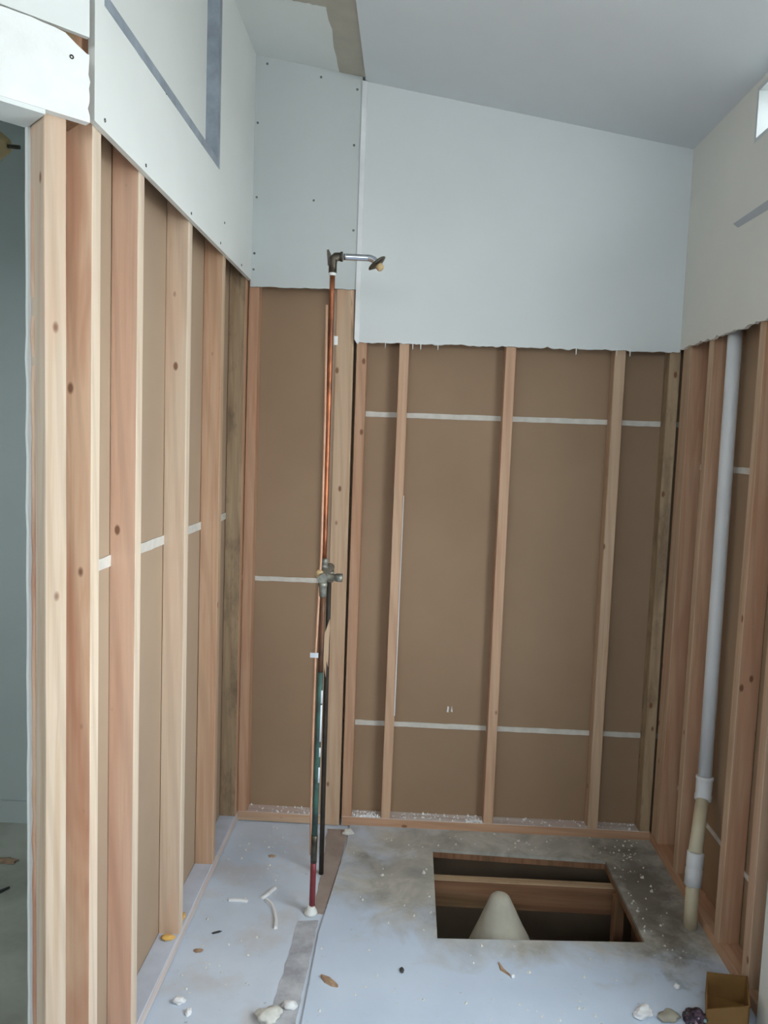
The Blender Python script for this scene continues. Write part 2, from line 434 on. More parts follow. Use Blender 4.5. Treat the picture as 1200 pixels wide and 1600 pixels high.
# upper sheet, right part: cement board that carried the shower, with the drain opening
def sheet_corner(u, v):
    u2_, v2_ = hole_corner(u, v)
    if abs(u + 0.234) < 1e-6: u2_ = -0.230 if v < 2.5 else -0.188
    return (u2_, v2_)
slab_holes('shower_floor_sheet', FLOOR, 'z', -0.0079, 0.004, (-0.234, 1.05, -1.72, 3.10), [HR], 'floor_right', (0, 0, 0), sheet_corner)
prism('room_floor_sheet', FLOOR, [(-2.95, -0.35), (-1.63, -0.35), (-1.63, 0.62), (-0.71, 1.56), (-0.71, 3.05), (-2.95, 3.05)], 'z', -0.030, -0.002, 'floor_room2', (0, 0, 0))
# dark adhesive band and bare brown board along the removed partition
def band(name, pts_l, pts_r, z, mat, seed):
    rr = random.Random(seed); L, Rr = [], []
    n = 26
    def lerp(pts, t):
        k = t * (len(pts) - 1); i = min(int(k), len(pts) - 2); f = k - i
        return [pts[i][j] * (1 - f) + pts[i + 1][j] * f for j in (0, 1)]
    for i in range(n + 1):
        t = i / n
        a, b = lerp(pts_l, t), lerp(pts_r, t)
        L.append((a[0] + 0.006 * mnoise.noise((seed, i * 0.5, 0)), a[1])); Rr.append((b[0] + 0.004 * mnoise.noise((seed, i * 0.7, 5)), b[1]))
    return prism(name, FLOOR, L + Rr[::-1], 'z', -0.003, z, mat)
band('adhesive_strip', [(-0.304, 2.405), (-0.308, 2.2), (-0.318, 2.02), (-0.325, 1.80)], [(-0.240, 2.415), (-0.242, 2.2), (-0.246, 2.02), (-0.246, 1.80)], -0.0012, 'glue', 3)
band('bare_board_strip', [(-0.275, 3.02), (-0.262, 2.70), (-0.262, 2.45)], [(-0.191, 3.02), (-0.208, 2.62), (-0.226, 2.45)], -0.0016, 'brown_strip', 5)
# joists under the opening
stud_j = beam('joist', FLOOR, (-0.3, 2.764, -0.082), 0.038, 0.100, 1.36, 'wood_dark', axis='x', top_mat='wood_grey')
beam('joist', FLOOR, (0.875, 1.2, -0.13), 0.038, 0.19, 1.54, 'wood_dark', axis='y')
beam('joist', FLOOR, (0.10, 1.2, -0.13), 0.038, 0.19, 1.54, 'wood_dark', axis='y')
beam('joist_block', FLOOR, (0.793, 2.705, -0.46), 0.036, 0.036, 0.425, 'wood_dark')
slab_holes('crawlspace_soil', FLOOR, 'z', ZG, ZG + 0.12, (-0.7, 1.05, 1.0, 3.1), [], 'soil')

# ------------------------------------------------------------------ ceiling
CEIL = struct('ceiling', 'sloping white drywall ceiling falling towards the right wall', 'ceiling')
def ceil_piece(name, x0, x1, y0, y1, drop, mat, th=0.013, poly=None):
    pts = poly if poly else [(x0, y0), (x1, y0), (x1, y1), (x0, y1)]
    n = len(pts); c = (sum(p[0] for p in pts) / n, sum(p[1] for p in pts) / n, 0); c = (c[0], c[1], ceil_z(c[0]))
    vs = [(x - c[0], y - c[1], ceil_z(x) - drop - c[2]) for x, y in pts] + [(x - c[0], y - c[1], ceil_z(x) - drop + th - c[2]) for x, y in pts]
    fs = [tuple(range(n)), tuple(range(2 * n - 1, n - 1, -1))] + [(i, (i + 1) % n, n + (i + 1) % n, n + i) for i in range(n)]
    return link(name, mesh_from(name, vs, fs), mat, CEIL, c)
ceil_piece('roof_deck', -1.75, 1.25, -1.80, 3.20, -0.10, 'siding', 0.03)
ceil_piece('ceiling_board', -1.62, -0.219, -1.72, YB - GY + 0.06, 0.0, 'gyp_white', 0.05)
ceil_piece('ceiling_board', -0.219, 1.02, -1.72, YB - GY + 0.06, 0.014, 'paint_ceiling', 0.05)
rag_l = [(-0.318 + 0.008 * mnoise.noise((2.0, i * 0.6, 1.0)), 1.6 + i * (3.032 - 1.6) / 24) for i in range(25)]
ceil_piece('joint_compound_band', 0, 0, 0, 0, 0.0022, 'mud_tan', 0.002, poly=rag_l + [(-0.221, 3.032), (-0.221, 1.6)])
patch = [(-0.46 + 0.17 * i / 14, 2.60 + 0.012 * mnoise.noise((5.0, i * 0.8, 0))) for i in range(15)]
ceil_piece('joint_compound_patch', 0, 0, 0, 0, 0.0020, 'mud_tan', 0.0018, poly=patch + [(-0.30, 2.35), (-0.44, 2.35)])

# ------------------------------------------------------------------ back wall
WB = struct('wall_back', 'back stud wall with brown paper backing and white drywall above', 'wall')
def backing_y(name, x0, x1, z0, z1):
    return slab_holes(name, WB, 'y', YB + SD, YB + SD + GY, (x0, x1, z0, z1), [], 'kraft')
slab_holes('sheathing', WB, 'y', YB + SD + 0.03, YB + SD + 0.06, (-0.74, 1.24, ZG, 3.0), [], 'siding')
zA = 0.405; zB = 1.640
lo = backing_y('backing_sheet', -0.262, XR + 0.075, -0.0, zA - 0.003)
mid = backing_y('backing_sheet', -0.262, XR + 0.075, zA + 0.003, zB - 0.003)
hi = backing_y('backing_sheet', -0.262, XR + 0.075, zB + 0.003, 2.80)
le0 = backing_y('backing_sheet', -0.72, -0.268, -0.0, 0.972)
le1 = backing_y('backing_sheet', -0.72, -0.268, 0.978, 2.85)
def seam_bead(parent, p0, p1, plane, axis, hgt=0.020):
    """Squeezed-out compound: a thin lumpy strip along a seam."""
    n = 40; top, bot = [], []
    for i in range(n + 1):
        t = i / n; u = p0[0] + (p1[0] - p0[0]) * t; v = p0[1] + (p1[1] - p0[1]) * t
        top.append((u, v + hgt / 2 + 0.002 * mnoise.noise((u * 20, 1, plane)))); bot.append((u, v - hgt / 2 + 0.002 * mnoise.noise((u * 20, 7, plane))))
    o = prism('joint_bead', parent, bot + top[::-1], axis, plane - 0.004 if plane > 0 else plane, plane if plane > 0 else plane + 0.004, 'bead')
    o['label'] = 'white joint compound squeezed through the seam'
    return o
seam_bead(lo, (-0.20, zA), (XR + SD, zA), YB + SD, 'y')
seam_bead(hi, (-0.20, zB), (XR + SD, zB), YB + SD, 'y')
seam_bead(le0, (-0.70, 0.975), (-0.268, 0.975), YB + SD, 'y', 0.018)

ZP = 0.038
for (x0, x1, mt, ln) in ((-0.642, -0.604, 'wood_orange', (0.004, 0)), (-0.2225, -0.184, 'wood_orange', (0.0, 0)), (-0.064, -0.027, 'wood_back', (0.006, 0)),
                         (0.342, 0.380, 'wood_back', (0.0, 0)), (0.754, 0.794, 'wood_tan', (-0.004, 0)), (0.957, 0.998, 'wood_grey', (-0.004, 0))):
    stud_box('stud', WB, x0, x1, YB, YB + SD, ZP, 2.62, mt, lean=ln)
# stud laid flat where the removed partition met the wall, with its splintered edge
fs = stud_box('partition_stud', WB, -0.300, -0.2315, YB - 0.001, YB + 0.037, 0.0, 2.62, 'wood_tan', lean=(-0.004, 0))
fs['label'] = 'pale wide stud left from the removed partition'
stud_box('furring_strip', WB, -0.322, -0.303, YB + 0.02, YB + SD, ZP, 2.62, 'wood_pale')
prism('torn_hollow', fs, [(-0.254, 2.10), (-0.238, 2.10), (-0.238, 1.955), (-0.246, 1.99), (-0.250, 2.02), (-0.244, 2.05)], 'y', YB - 0.003, YB - 0.001, 'wood_red')
beam('bottom_plate', WB, (-0.64, YB + SD / 2, ZP / 2), SD, ZP, 0.335, 'wood_tan', axis='x', top_mat='wood_dusty')
beam('bottom_plate', WB, (-0.222, YB + SD / 2, ZP / 2), SD, ZP, XR + 0.222, 'wood_orange', axis='x', top_mat='wood_dusty')

prism('paper_edge', WB, [(-0.0285, 0.46), (-0.0245, 0.46), (-0.0215, 1.33), (-0.0240, 1.33)], 'y', YB - 0.0015, YB + 0.012, 'caulk')
prism('paint_chip', mid, [(0.182, 0.464), (0.189, 0.462), (0.191, 0.484), (0.185, 0.488)], 'y', YB + SD - 0.0015, YB + SD, 'caulk')
prism('paint_chip', mid, [(0.199, 0.466), (0.206, 0.464), (0.202, 0.490)], 'y', YB + SD - 0.0015, YB + SD, 'caulk')
# drywall above
rag = ragged(-0.632, -0.232, 2.100, 0.002, seed=4)
pl = prism('drywall_panel', WB, rag + [(-0.232, ceil_z(-0.232) + 0.02), (-0.632, ceil_z(-0.632) + 0.02)], 'y', YB - GY, YB - 0.0004, 'gyp_grey')
for (x, z) in ((-0.585, 2.905), (-0.385, 2.862), (-0.250, 2.821), (-0.616, 2.695), (-0.256, 2.623), (-0.614, 2.427), (-0.40, 2.421), (-0.248, 2.316), (-0.618, 2.222), (-0.620, 2.163)):
    screw(pl, (x, YB - GY, z), (0, -1, 0))
rag = ragged(-0.214, XR - GY, 1.906, 0.0045, seed=8)
pr = prism('drywall_panel', WB, rag + [(XR - GY, ceil_z(XR) + 0.02), (-0.214, ceil_z(-0.214) + 0.02)], 'y', YB - GY, YB - 0.0004, 'paint')
rr = random.Random(21)
for i in range(7):                       # torn paper tags hanging from the cut edge
    x = (-0.115, -0.012, 0.018, 0.083, 0.752, 0.80, 0.60)[i]
    prism('paper_shred', pr, [(x, 1.912), (x + 0.004, 1.912), (x + 0.003 + rr.uniform(-.002, .002), 1.888), (x + 0.001, 1.884)], 'y', YB - GY - 0.001, YB - GY + 0.001, 'gyp_white')
cb = prism('corner_bead', WB, [(-0.2315, 1.915), (-0.220, 1.898), (-0.213, 1.905), (-0.213, ceil_z(-0.213) - 0.015), (-0.2315, ceil_z(-0.229) - 0.015)], 'y', YB - GY - 0.006, YB - 0.0022, 'caulk')
cb['label'] = 'narrow white edge bead between the two drywall panels'

# ------------------------------------------------------------------ left wall
WL = struct('wall_left', 'left stud wall with white drywall across its top', 'wall')
XBk = XL - SD
l0 = slab_holes('backing_sheet', WL, 'x', XBk - GY, XBk, (1.60, 3.10, 0.0, 1.227), [], 'kraft_pale')
l1 = slab_holes('backing_sheet', WL, 'x', XBk - GY, XBk, (1.60, 3.10, 1.233, 2.95), [], 'kraft_pale')
seam_bead(l0, (1.60, 1.230), (3.10, 1.230), XBk, 'x', 0.026)
for (y0, y1, mt, em) in ((1.575, 1.617, 'wood_red', 'wood_cream'), (1.837, 1.875, 'wood_pink', 'wood_cream'), (2.243, 2.281, 'wood_pale', 'wood_cream'), (2.643, 2.681, 'wood_back', 'wood_tan'), (3.004, 3.042, 'wood_grey', 'wood_orange')):
    stud_box('stud', WL, XBk + (0.0015 if y0 > 2.9 else 0.001), XL - 0.0005, y0, y1, ZP, 2.34, mt, edge_mat=em)
beam('bottom_plate', WL, (XL - SD / 2, 1.575, ZP / 2), SD, ZP, 1.47, 'wood_dusty', axis='y', top_mat='plate_dust')
beam('top_blocking', WL, (XL - SD / 2, 1.58, 2.355), SD, 0.026, 1.46, 'wood_tan', axis='y')
# drywall across the top with a boxed recess edged in metal bead
RC = (1.62, 2.49, 2.378, 2.90)            # recess y0 y1 z0 z1
dl = slab_holes('drywall_panel', WL, 'x', XL, XL + GY, (1.55, YB - GY - 0.0006, 2.122, ceil_z(XL) + 0.01), [RC], 'gyp_white')
for (y, z) in ((1.601, 2.142), (1.843, 2.138), (2.216, 2.137), (1.640, 2.360), (1.794, 2.360), (1.985, 2.356), (2.149, 2.360), (2.598, 2.215), (2.86, 2.14), (2.55, 2.14)):
    screw(dl, (XL + GY, y, z), (1, 0, 0))
slab_holes('recess_panel', WL, 'x', XL - 0.036, XL - 0.024, (RC[0] - 0.02, RC[1] + 0.012, RC[2] - 0.004, RC[3] + 0.02), [], 'gyp_white')
mb = slab_holes('metal_bead', WL, 'x', XL + GY, XL + GY + 0.0016, (RC[0] - 0.024, RC[1] + 0.026, RC[2] - 0.024, RC[3] + 0.02), [RC], 'metal_grey')
mb['label'] = 'grey metal bead framing the wall recess'
slab_holes('metal_return', WL, 'y', RC[1] - 0.0015, RC[1] + 0.0005, (XL - 0.024, XL + GY, RC[2], RC[3]), [], 'metal_grey')
slab_holes('metal_return', WL, 'y', RC[0] - 0.0005, RC[0] + 0.0015, (XL - 0.024, XL + GY, RC[2], RC[3]), [], 'metal_grey')
slab_holes('recess_sill', WL, 'z', RC[2] - 0.003, RC[2], (XL - 0.024, XL + GY, RC[0] + 0.002, RC[1] - 0.002), [], 'metal_grey')
# the far side of this wall faces the next room
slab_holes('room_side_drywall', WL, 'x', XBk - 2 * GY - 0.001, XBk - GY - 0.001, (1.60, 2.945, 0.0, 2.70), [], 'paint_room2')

# ------------------------------------------------------------------ doorway wall, set at 45 degrees
WD = struct('wall_doorway', 'angled wall with a doorway whose jamb is stripped to bare studs', 'wall')
E1 = Vector((-1, -1, 0)) / math.sqrt(2)   # along the wall, away from the corner
N1 = Vector((1, -1, 0)) / math.sqrt(2)    # out of the wall into the room
O1 = Vector((-0.630, 1.500, 0))           # front drywall plane, at the corner
def dpt(s, n, z): return O1 + E1 * s + N1 * n + Vector((0, 0, z))
def dprism(name, parent, poly, n0, n1, mat):
    """poly in (s along wall, z); extruded between offsets n0, n1 along the wall normal."""
    k = len(poly)
    vs = [dpt(s, n0, z) for s, z in poly] + [dpt(s, n1, z) for s, z in poly]
    c = sum(vs, Vector()) / len(vs); vs = [v - c for v in vs]
    fs_ = [tuple(range(k)), tuple(range(2 * k - 1, k - 1, -1))] + [(i, (i + 1) % k, k + (i + 1) % k, k + i) for i in range(k)]
    return link(name, mesh_from(name, vs, fs_), mat, parent, c)
ps = 0.044                                 # centre of the post along the wall
pc = dpt(ps, -GY - SD / 2, 0.0)
po = beam('door_post', WD, (pc.x, pc.y, 0.0), 0.041, SD, 2.10, 'wood_post', rz=R(45))
po['label'] = 'bright pale post at the doorway edge'
# strip of drywall and its ragged core on the next room's side of the post
edge = [(0.071 + 0.0025 * mnoise.noise((9.0, i * 0.7, 0)) + (0.004 if 3 < i < 6 else 0), i * 2.095 / 44) for i in range(45)]
dprism('room_side_board', WD, [(0.012, 0.0)] + edge + [(0.012, 2.095)], -GY * 2 - SD - 0.001, -GY - SD - 0.001, 'gyp_white')
edge2 = [(0.0655 + 0.003 * mnoise.noise((4.0, i * 0.9, 3)), i * 2.09 / 44) for i in range(45)]
dprism('torn_backing', WD, [(0.05, 0.0)] + edge2 + [(0.05, 2.09)], -GY - SD - 0.0005, -SD + 0.004, 'wood_red')
# header: bright filler below, newer board above, soffit painted
top_edge = [(-0.006 + 1.186 * i / 60, 2.246 + 0.004 * mnoise.noise((3.3, i * 0.5, 0)) - (0.028 * max(0, 1 - i / 2.2))) for i in range(61)]
right_edge = [(-0.010 + 0.005 * mnoise.noise((1.3, j * 1.1, 0)), 2.10 + j * 0.012) for j in range(11)]
dprism('header_board', WD, [(1.18, 2.10)] + right_edge + top_edge, -GY, 0.006, 'plaster_bright')
dprism('header_core', WD, [(1.18, 2.103), (-0.004, 2.103), (-0.004, 2.36), (1.18, 2.26)], -GY - SD, -GY - 0.0005, 'wood_dark')  # dark wood tone puts the shade of the gap into the colour
sf = dprism('header_soffit', WD, [(1.18, 2.092), (0.068, 2.092), (0.068, 2.1025), (1.18, 2.1025)], -2 * GY - SD, 0.004, 'gyp_white')
up_ = dprism('upper_drywall_panel', WD, [(1.18, 2.254), (-0.014, 2.254), (-0.014, 2.98), (1.18, 3.06)], -GY, -0.002, 'gyp_white')
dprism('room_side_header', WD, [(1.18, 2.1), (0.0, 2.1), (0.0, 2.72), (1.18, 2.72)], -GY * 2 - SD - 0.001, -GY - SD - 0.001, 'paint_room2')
for (s, z) in ((0.108, 2.262), (0.30, 2.30), (0.48, 2.27)): screw(up_, dpt(s, -0.002, z + 0.03), N1)
screw(up_, dpt(0.022, 0.006, 2.205), N1)
# far jamb, out of the picture
pc2 = dpt(0.86, -GY - SD / 2, 0); beam('door_post', WD, (pc2.x, pc2.y, 0.0), 0.041, SD, 2.09, 'wood_pale', rz=R(45))
dprism('side_board', WD, [(1.18, 0.0), (0.90, 0.0), (0.90, 2.09), (1.18, 2.09)], -GY, 0.0, 'paint')
dprism('side_board', WD, [(1.18, 0.0), (0.90, 0.0), (0.90, 2.09), (1.18, 2.09)], -GY * 2 - SD, -GY - SD, 'paint_room2')

# ------------------------------------------------------------------ right wall
WR = struct('wall_right', 'right stud wall stripped below grey-white drywall with a high window', 'wall')
XK = XR + SD
hb, hh = WIN_BIG, WIN_HIGH
r0 = slab_holes('backing_sheet', WR, 'x', XK, XK + GY, (1.95, 3.10, 0.0, 0.262), [], 'kraft')
r1 = slab_holes('backing_sheet', WR, 'x', XK, XK + GY, (1.95, 3.10, 0.268, 1.480), [], 'kraft')
r2 = slab_holes('backing_sheet', WR, 'x', XK, XK + GY, (1.95, 3.10, 1.486, 2.44), [], 'kraft')
seam_bead(r0, (1.95, 0.265), (3.10, 0.265), XK, 'x', 0.016)
seam_bead(r1, (1.95, 1.483), (3.10, 1.483), XK, 'x', 0.020)
slab_holes('sheathing', WR, 'x', XK + 0.02, XK + 0.045, (-1.80, 3.16, ZG, 2.75), [hb, hh], 'siding')
for (y0, y1, mt, em) in ((2.955, 3.040, 'wood_orange', 'wood_tan'), (2.742, 2.782, 'wood_orange', 'wood_tan'), (2.347, 2.387, 'wood_orange', 'wood_tan'), (2.142, 2.184, 'wood_tan', 'wood_tan')):
    stud_box('stud', WR, XR + 0.0005, XK - 0.001, y0, y1, ZP, 2.44, mt, edge_mat=em)
beam('bottom_plate', WR, (XR + SD / 2, 2.0, ZP / 2), SD, ZP, 1.045, 'wood_orange', axis='y')
rag = ragged(YB - GY - 0.0006, 2.0453, 1.917, 0.005, seed=15)
# upper board (ragged lower edge), with the window opening cut out of its upper edge
ur = prism('drywall_panel', WR, rag + [(2.0453, hh[2]), (YB - GY - 0.0006, hh[2])], 'x', XR - GY, XR, 'paint_warm')
slab_holes('drywall_panel', WR, 'x', XR - GY, XR, (-1.70, YB - GY - 0.0006, hh[2] + 0.0002, 2.66), [hh], 'paint_warm')
slab_holes('drywall_panel', WR, 'x', XR - GY, XR, (-1.70, 2.045, 0.0, hh[2] - 0.0002), [hb], 'paint_warm')
tp = prism('grey_wall_band', WR, [(2.61, 2.258), (2.57, 2.236), (2.10, 2.222), (2.10, 2.258)], 'x', XR - GY - 0.0012, XR - GY - 0.0001, 'faint_grey')  # thin blue-grey band, darker than the wall around it
tp['label'] = 'faint grey band on the wall below the high window'
def window_parts(y0, y1, z0, z1, name, label):
    w = struct(name, label, 'window', (XR, (y0 + y1) / 2, z0))
    a, b = XR - GY, XK + 0.045
    slab_holes('window_reveal', w, 'y', y1 - 0.012, y1, (a, b, z0, z1), [], 'trim_white')
    slab_holes('window_reveal', w, 'y', y0, y0 + 0.012, (a, b, z0, z1), [], 'trim_white')
    slab_holes('window_sill', w, 'z', z0, z0 + 0.012, (a, b, y0 + 0.012, y1 - 0.012), [], 'trim_white')
    slab_holes('window_head', w, 'z', z1 - 0.012, z1, (a, b, y0 + 0.012, y1 - 0.012), [], 'trim_white')
    ym = (y0 + y1) / 2
    slab_holes('window_frame', w, 'x', b - 0.03, b - 0.005, (y0 + 0.012, y1 - 0.012, z0 + 0.012, z1 - 0.012), [(y0 + 0.045, ym - 0.015, z0 + 0.04, z1 - 0.04), (ym + 0.015, y1 - 0.045, z0 + 0.04, z1 - 0.04)], 'trim_white')
    for (p, q) in ((y0 + 0.045, ym - 0.015), (ym + 0.015, y1 - 0.045)):
        slab_holes('pane', w, 'x', b - 0.02, b - 0.016, (p, q, z0 + 0.04, z1 - 0.04), [], 'glass')
    return w
window_parts(*hb, 'window_1', 'large white window in the right wall beside the camera')
w3 = struct('added_next_room_window', 'added unseen window that brightens the room beyond the doorway', 'window', (-2.9, 1.15, FILL_NEXT[2]))  # unseen, added as a light source for the next room
slab_holes('window_frame', w3, 'x', -2.91, -2.88, FILL_NEXT, [(0.84, 1.135, 1.09, 1.91), (1.165, 1.46, 1.09, 1.91)], 'trim_white')
for p_, q_ in ((0.84, 1.135), (1.165, 1.46)): slab_holes('pane', w3, 'x', -2.897, -2.893, (p_, q_, 1.09, 1.91), [], 'glass')
window_parts(*hh, 'window_2', 'long narrow window high in the right wall under the ceiling')

# ------------------------------------------------------------------ walls behind the camera and the next room
WN = struct('wall_near', 'plain painted walls behind the camera', 'wall')
slab_holes('wall_board', WN, 'y', -1.74, -1.70, (-1.62, 1.12, ZG, 3.15), [FILL_REAR], 'paint')
w4 = struct('added_rear_window', 'added unseen fill-light window in the wall behind the camera', 'window', (-0.475, -1.72, FILL_REAR[2]))  # unseen, added to lift the back and right walls and the ceiling
slab_holes('window_frame', w4, 'y', -1.735, -1.705, FILL_REAR, [(-1.21, -0.495, 1.89, 2.51), (-0.455, 0.26, 1.89, 2.51)], 'trim_white')
for p_, q_ in ((-1.21, -0.495), (-0.455, 0.26)): slab_holes('pane', w4, 'y', -1.722, -1.718, (p_, q_, 1.89, 2.51), [], 'glass')
slab_holes('wall_board', WN, 'x', -1.56, -1.48, (-1.70, 0.66, ZG, 3.15), [], 'paint')
W2 = struct('wall_next_room', 'dim grey-white walls of the room beyond the doorway', 'wall')
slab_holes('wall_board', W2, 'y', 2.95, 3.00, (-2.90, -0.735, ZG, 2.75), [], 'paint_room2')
slab_holes('wall_board', W2, 'x', -2.92, -2.86, (-0.35, 3.0, ZG, 2.75), [FILL_NEXT], 'paint_room2')
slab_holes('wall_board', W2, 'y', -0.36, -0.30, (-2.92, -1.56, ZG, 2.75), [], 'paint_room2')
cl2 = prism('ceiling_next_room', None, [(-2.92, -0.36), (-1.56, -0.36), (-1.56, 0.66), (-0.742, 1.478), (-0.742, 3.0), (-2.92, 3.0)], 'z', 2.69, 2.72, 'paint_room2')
tag(cl2, 'dim flat ceiling of the room beyond the doorway', 'ceiling', kind='structure')
bb = slab_holes('baseboard_next_room', None, 'y', 2.938, 2.95, (-2.86, -0.735, -0.002, 0.086), [], 'paint_room2')
tag(bb, 'low painted baseboard in the room beyond the doorway', 'baseboard', kind='structure')
slab_holes('foundation', WN, 'x', -0.76, -0.72, (1.0, 3.1, ZG, -0.03), [], 'soil')
slab_holes('foundation', WN, 'y', 0.95, 1.0, (-0.76, 1.1, ZG, -0.03), [], 'soil')

# ------------------------------------------------------------------ shower plumbing left standing in the room
SH = empty('shower_plumbing', (-0.266, 2.455, 0.0))
tag(SH, 'freestanding copper shower pipes with old valve and chrome shower arm', 'plumbing')
XP, YR = -0.272, 2.57
tube('riser_pipe', SH, [(XP, YR, 1.135 + i * (2.075 - 1.135) / 12) for i in range(13)], 0.0085, 'copper')
# elbow with drop ears
el = tube('elbow', SH, [(XP, YR, 2.062), (XP, YR, 2.09), (XP + 0.001, YR, 2.105), (XP + 0.008, YR, 2.112), (XP + 0.030, YR, 2.113)], [0.013, 0.013, 0.0145, 0.014, 0.0135], 'bronze')
lathe_along('collar', el, (XP + 0.024, YR, 2.113), (1, 0, 0), [(0, 0.0155), (0.007, 0.0155)], 'bronze')
prism('mounting_ear', el, [(XP - 0.020, 2.132), (XP - 0.014, 2.134), (XP - 0.006, 2.118), (XP - 0.010, 2.085), (XP - 0.016, 2.085)], 'y', YR - 0.004, YR + 0.004, 'bronze')
lathe_along('solder_ring', SH, (XP, YR, 2.053), (0, 0, 1), [(0, 0.009), (0.002, 0.0115), (0.012, 0.0115), (0.014, 0.009)], 'gyp_white')
arm_pts = []
for i in range(9): arm_pts.append((XP + 0.034 + i * 0.0095, YR, 2.113 - 0.0002 * i))
for i in range(1, 9):
    a = i / 8 * R(52); arm_pts.append((XP + 0.110 + 0.036 * math.sin(a), YR - 0.004 * i / 8, 2.1115 - 0.036 * (1 - math.cos(a))))
lx, ly, lz = arm_pts[-1]; dr = Vector((math.cos(R(52)), -0.05, -math.sin(R(52)))).normalized()
arm_pts.append(tuple(Vector(arm_pts[-1]) + dr * 0.012))
ar = tube('shower_arm', SH, arm_pts, 0.0105, 'chrome'); ar['label'] = 'curved chrome shower arm'
tip = Vector(arm_pts[-1])
fl = lathe_along('flange', SH, tip - dr * 0.012, dr, [(0, 0.012), (0.001, 0.031), (0.004, 0.033), (0.010, 0.021), (0.011, 0.013)], 'bronze')
lathe_along('nut', fl, tip - dr * 0.002, dr, [(0, 0.011), (0.002, 0.0125), (0.014, 0.012), (0.019, 0.008), (0.0195, 0.004)], 'tan_plastic')
# valve body across the two supplies
vb = tube('valve_body', SH, [(-0.263, 2.448, 1.098), (-0.266, 2.50, 1.100), (-0.269, 2.57, 1.102), (-0.266, 2.64, 1.100), (-0.263, 2.695, 1.098)], [0.015, 0.012, 0.017, 0.012, 0.015], 'brass_old')
lathe_along('stub_outlet', vb, (-0.262, 2.52, 1.094), (1, 0.0, -0.02), [(0, 0.012), (0.006, 0.0115), (0.035, 0.0115), (0.036, 0.0135), (0.056, 0.0135), (0.057, 0.010)], 'brass_old')
lathe_along('riser_union', vb, (XP, YR, 1.105), (0, 0, 1), [(0, 0.015), (0.012, 0.0155), (0.013, 0.013), (0.024, 0.0125), (0.025, 0.0145), (0.040, 0.0145), (0.042, 0.010)], 'brass_old')
lathe_along('front_union', vb, (-0.262, 2.455, 1.088), (0.04, 0, -1), [(0, 0.014), (0.012, 0.0145), (0.014, 0.0125), (0.045, 0.0115), (0.047, 0.0095)], 'brass_old')
lathe_along('rear_union', vb, (-0.262, 2.688, 1.088), (0, 0, -1), [(0, 0.014), (0.014, 0.0145), (0.040, 0.0115)], 'brass_old')
lathe_along('handle_stem', vb, (-0.268, 2.50, 1.106), (-1, -0.3, 0.1), [(0, 0.010), (0.008, 0.013), (0.018, 0.013), (0.022, 0.006)], 'tan_plastic')
# front supply, in its differently coloured lengths
def XA(z): return -0.2595 - 0.0065 * (1.04 - z) / 1.04
def run(name, z0, z1, y, fx, r, mat):
    return tube(name, SH, [(fx(z0 + (z1 - z0) * i / 4), y, z0 + (z1 - z0) * i / 4) for i in range(5)], r, mat)
run('supply_pipe', 0.800, 1.045, 2.455, XA, 0.0085, 'copper_dull')
cp = run('supply_pipe', 0.262, 0.800, 2.455, XA, 0.0095, 'verdigris')
for z0, z1 in ((0.70, 0.742), (0.575, 0.695), (0.525, 0.555), (0.44, 0.49)):
    tube('paint_streak', cp, [(XA(z0) + 0.0075, 2.449, z0), (XA(z1) + 0.0075, 2.449, z1)], 0.0034, 'white_plastic', segs=8)
run('pipe_sleeve', 0.170, 0.262, 2.455, XA, 0.0105, 'bronze')
run('red_sleeve', 0.010, 0.172, 2.455, XA, 0.0095, 'red_pipe')
lathe_along('floor_collar', SH, (-0.268, 2.450, -0.002), (0, 0, 1), [(0, 0.022), (0.008, 0.020), (0.018, 0.014), (0.026, 0.0105)], 'gyp_white')
XB2 = lambda z: -0.262 - 0.003 * z
run('rear_supply_pipe', 0.0, 1.07, 2.688, XB2, 0.0085, 'dark_pipe')
# slim tube beside the riser with its white clip
th = [(-0.279, 1.95), (-0.274, 1.61), (-0.273, 1.18), (-0.278, 1.0), (-0.282, 0.84), (-0.283, 0.57), (-0.282, 0.31), (-0.279, 0.17)]
tube('slim_tube', SH, [(x - 0.001, 2.50, z) for x, z in th], 0.0040, 'copper_pale', segs=10)
sp_ = prism('wood_splinter', SH, [(-0.257, 0.922), (-0.255, 0.886), (-0.257, 0.853), (-0.258, 0.755), (-0.264, 0.777), (-0.265, 0.718), (-0.273, 0.766), (-0.276, 0.727), (-0.283, 0.766), (-0.285, 0.744), (-0.286, 0.809), (-0.280, 0.847), (-0.268, 0.886)], 'y', 2.668, 2.6755, 'wood_tan'); sp_['label'] = 'torn pale wood splinter wedged against the pipes'
clip = slab_holes('pipe_clip', SH, 'y', 2.4935, 2.4960, (-0.300, -0.270, 0.834, 0.850), [], 'white_plastic'); clip['label'] = 'small white pipe clip'
tg = slab_holes('white_tag', SH, 'y', YR + 0.010, YR + 0.012, (-0.262, -0.250, 1.838, 1.866), [], 'gyp_white'); tg['label'] = 'white scrap stuck beside the riser'

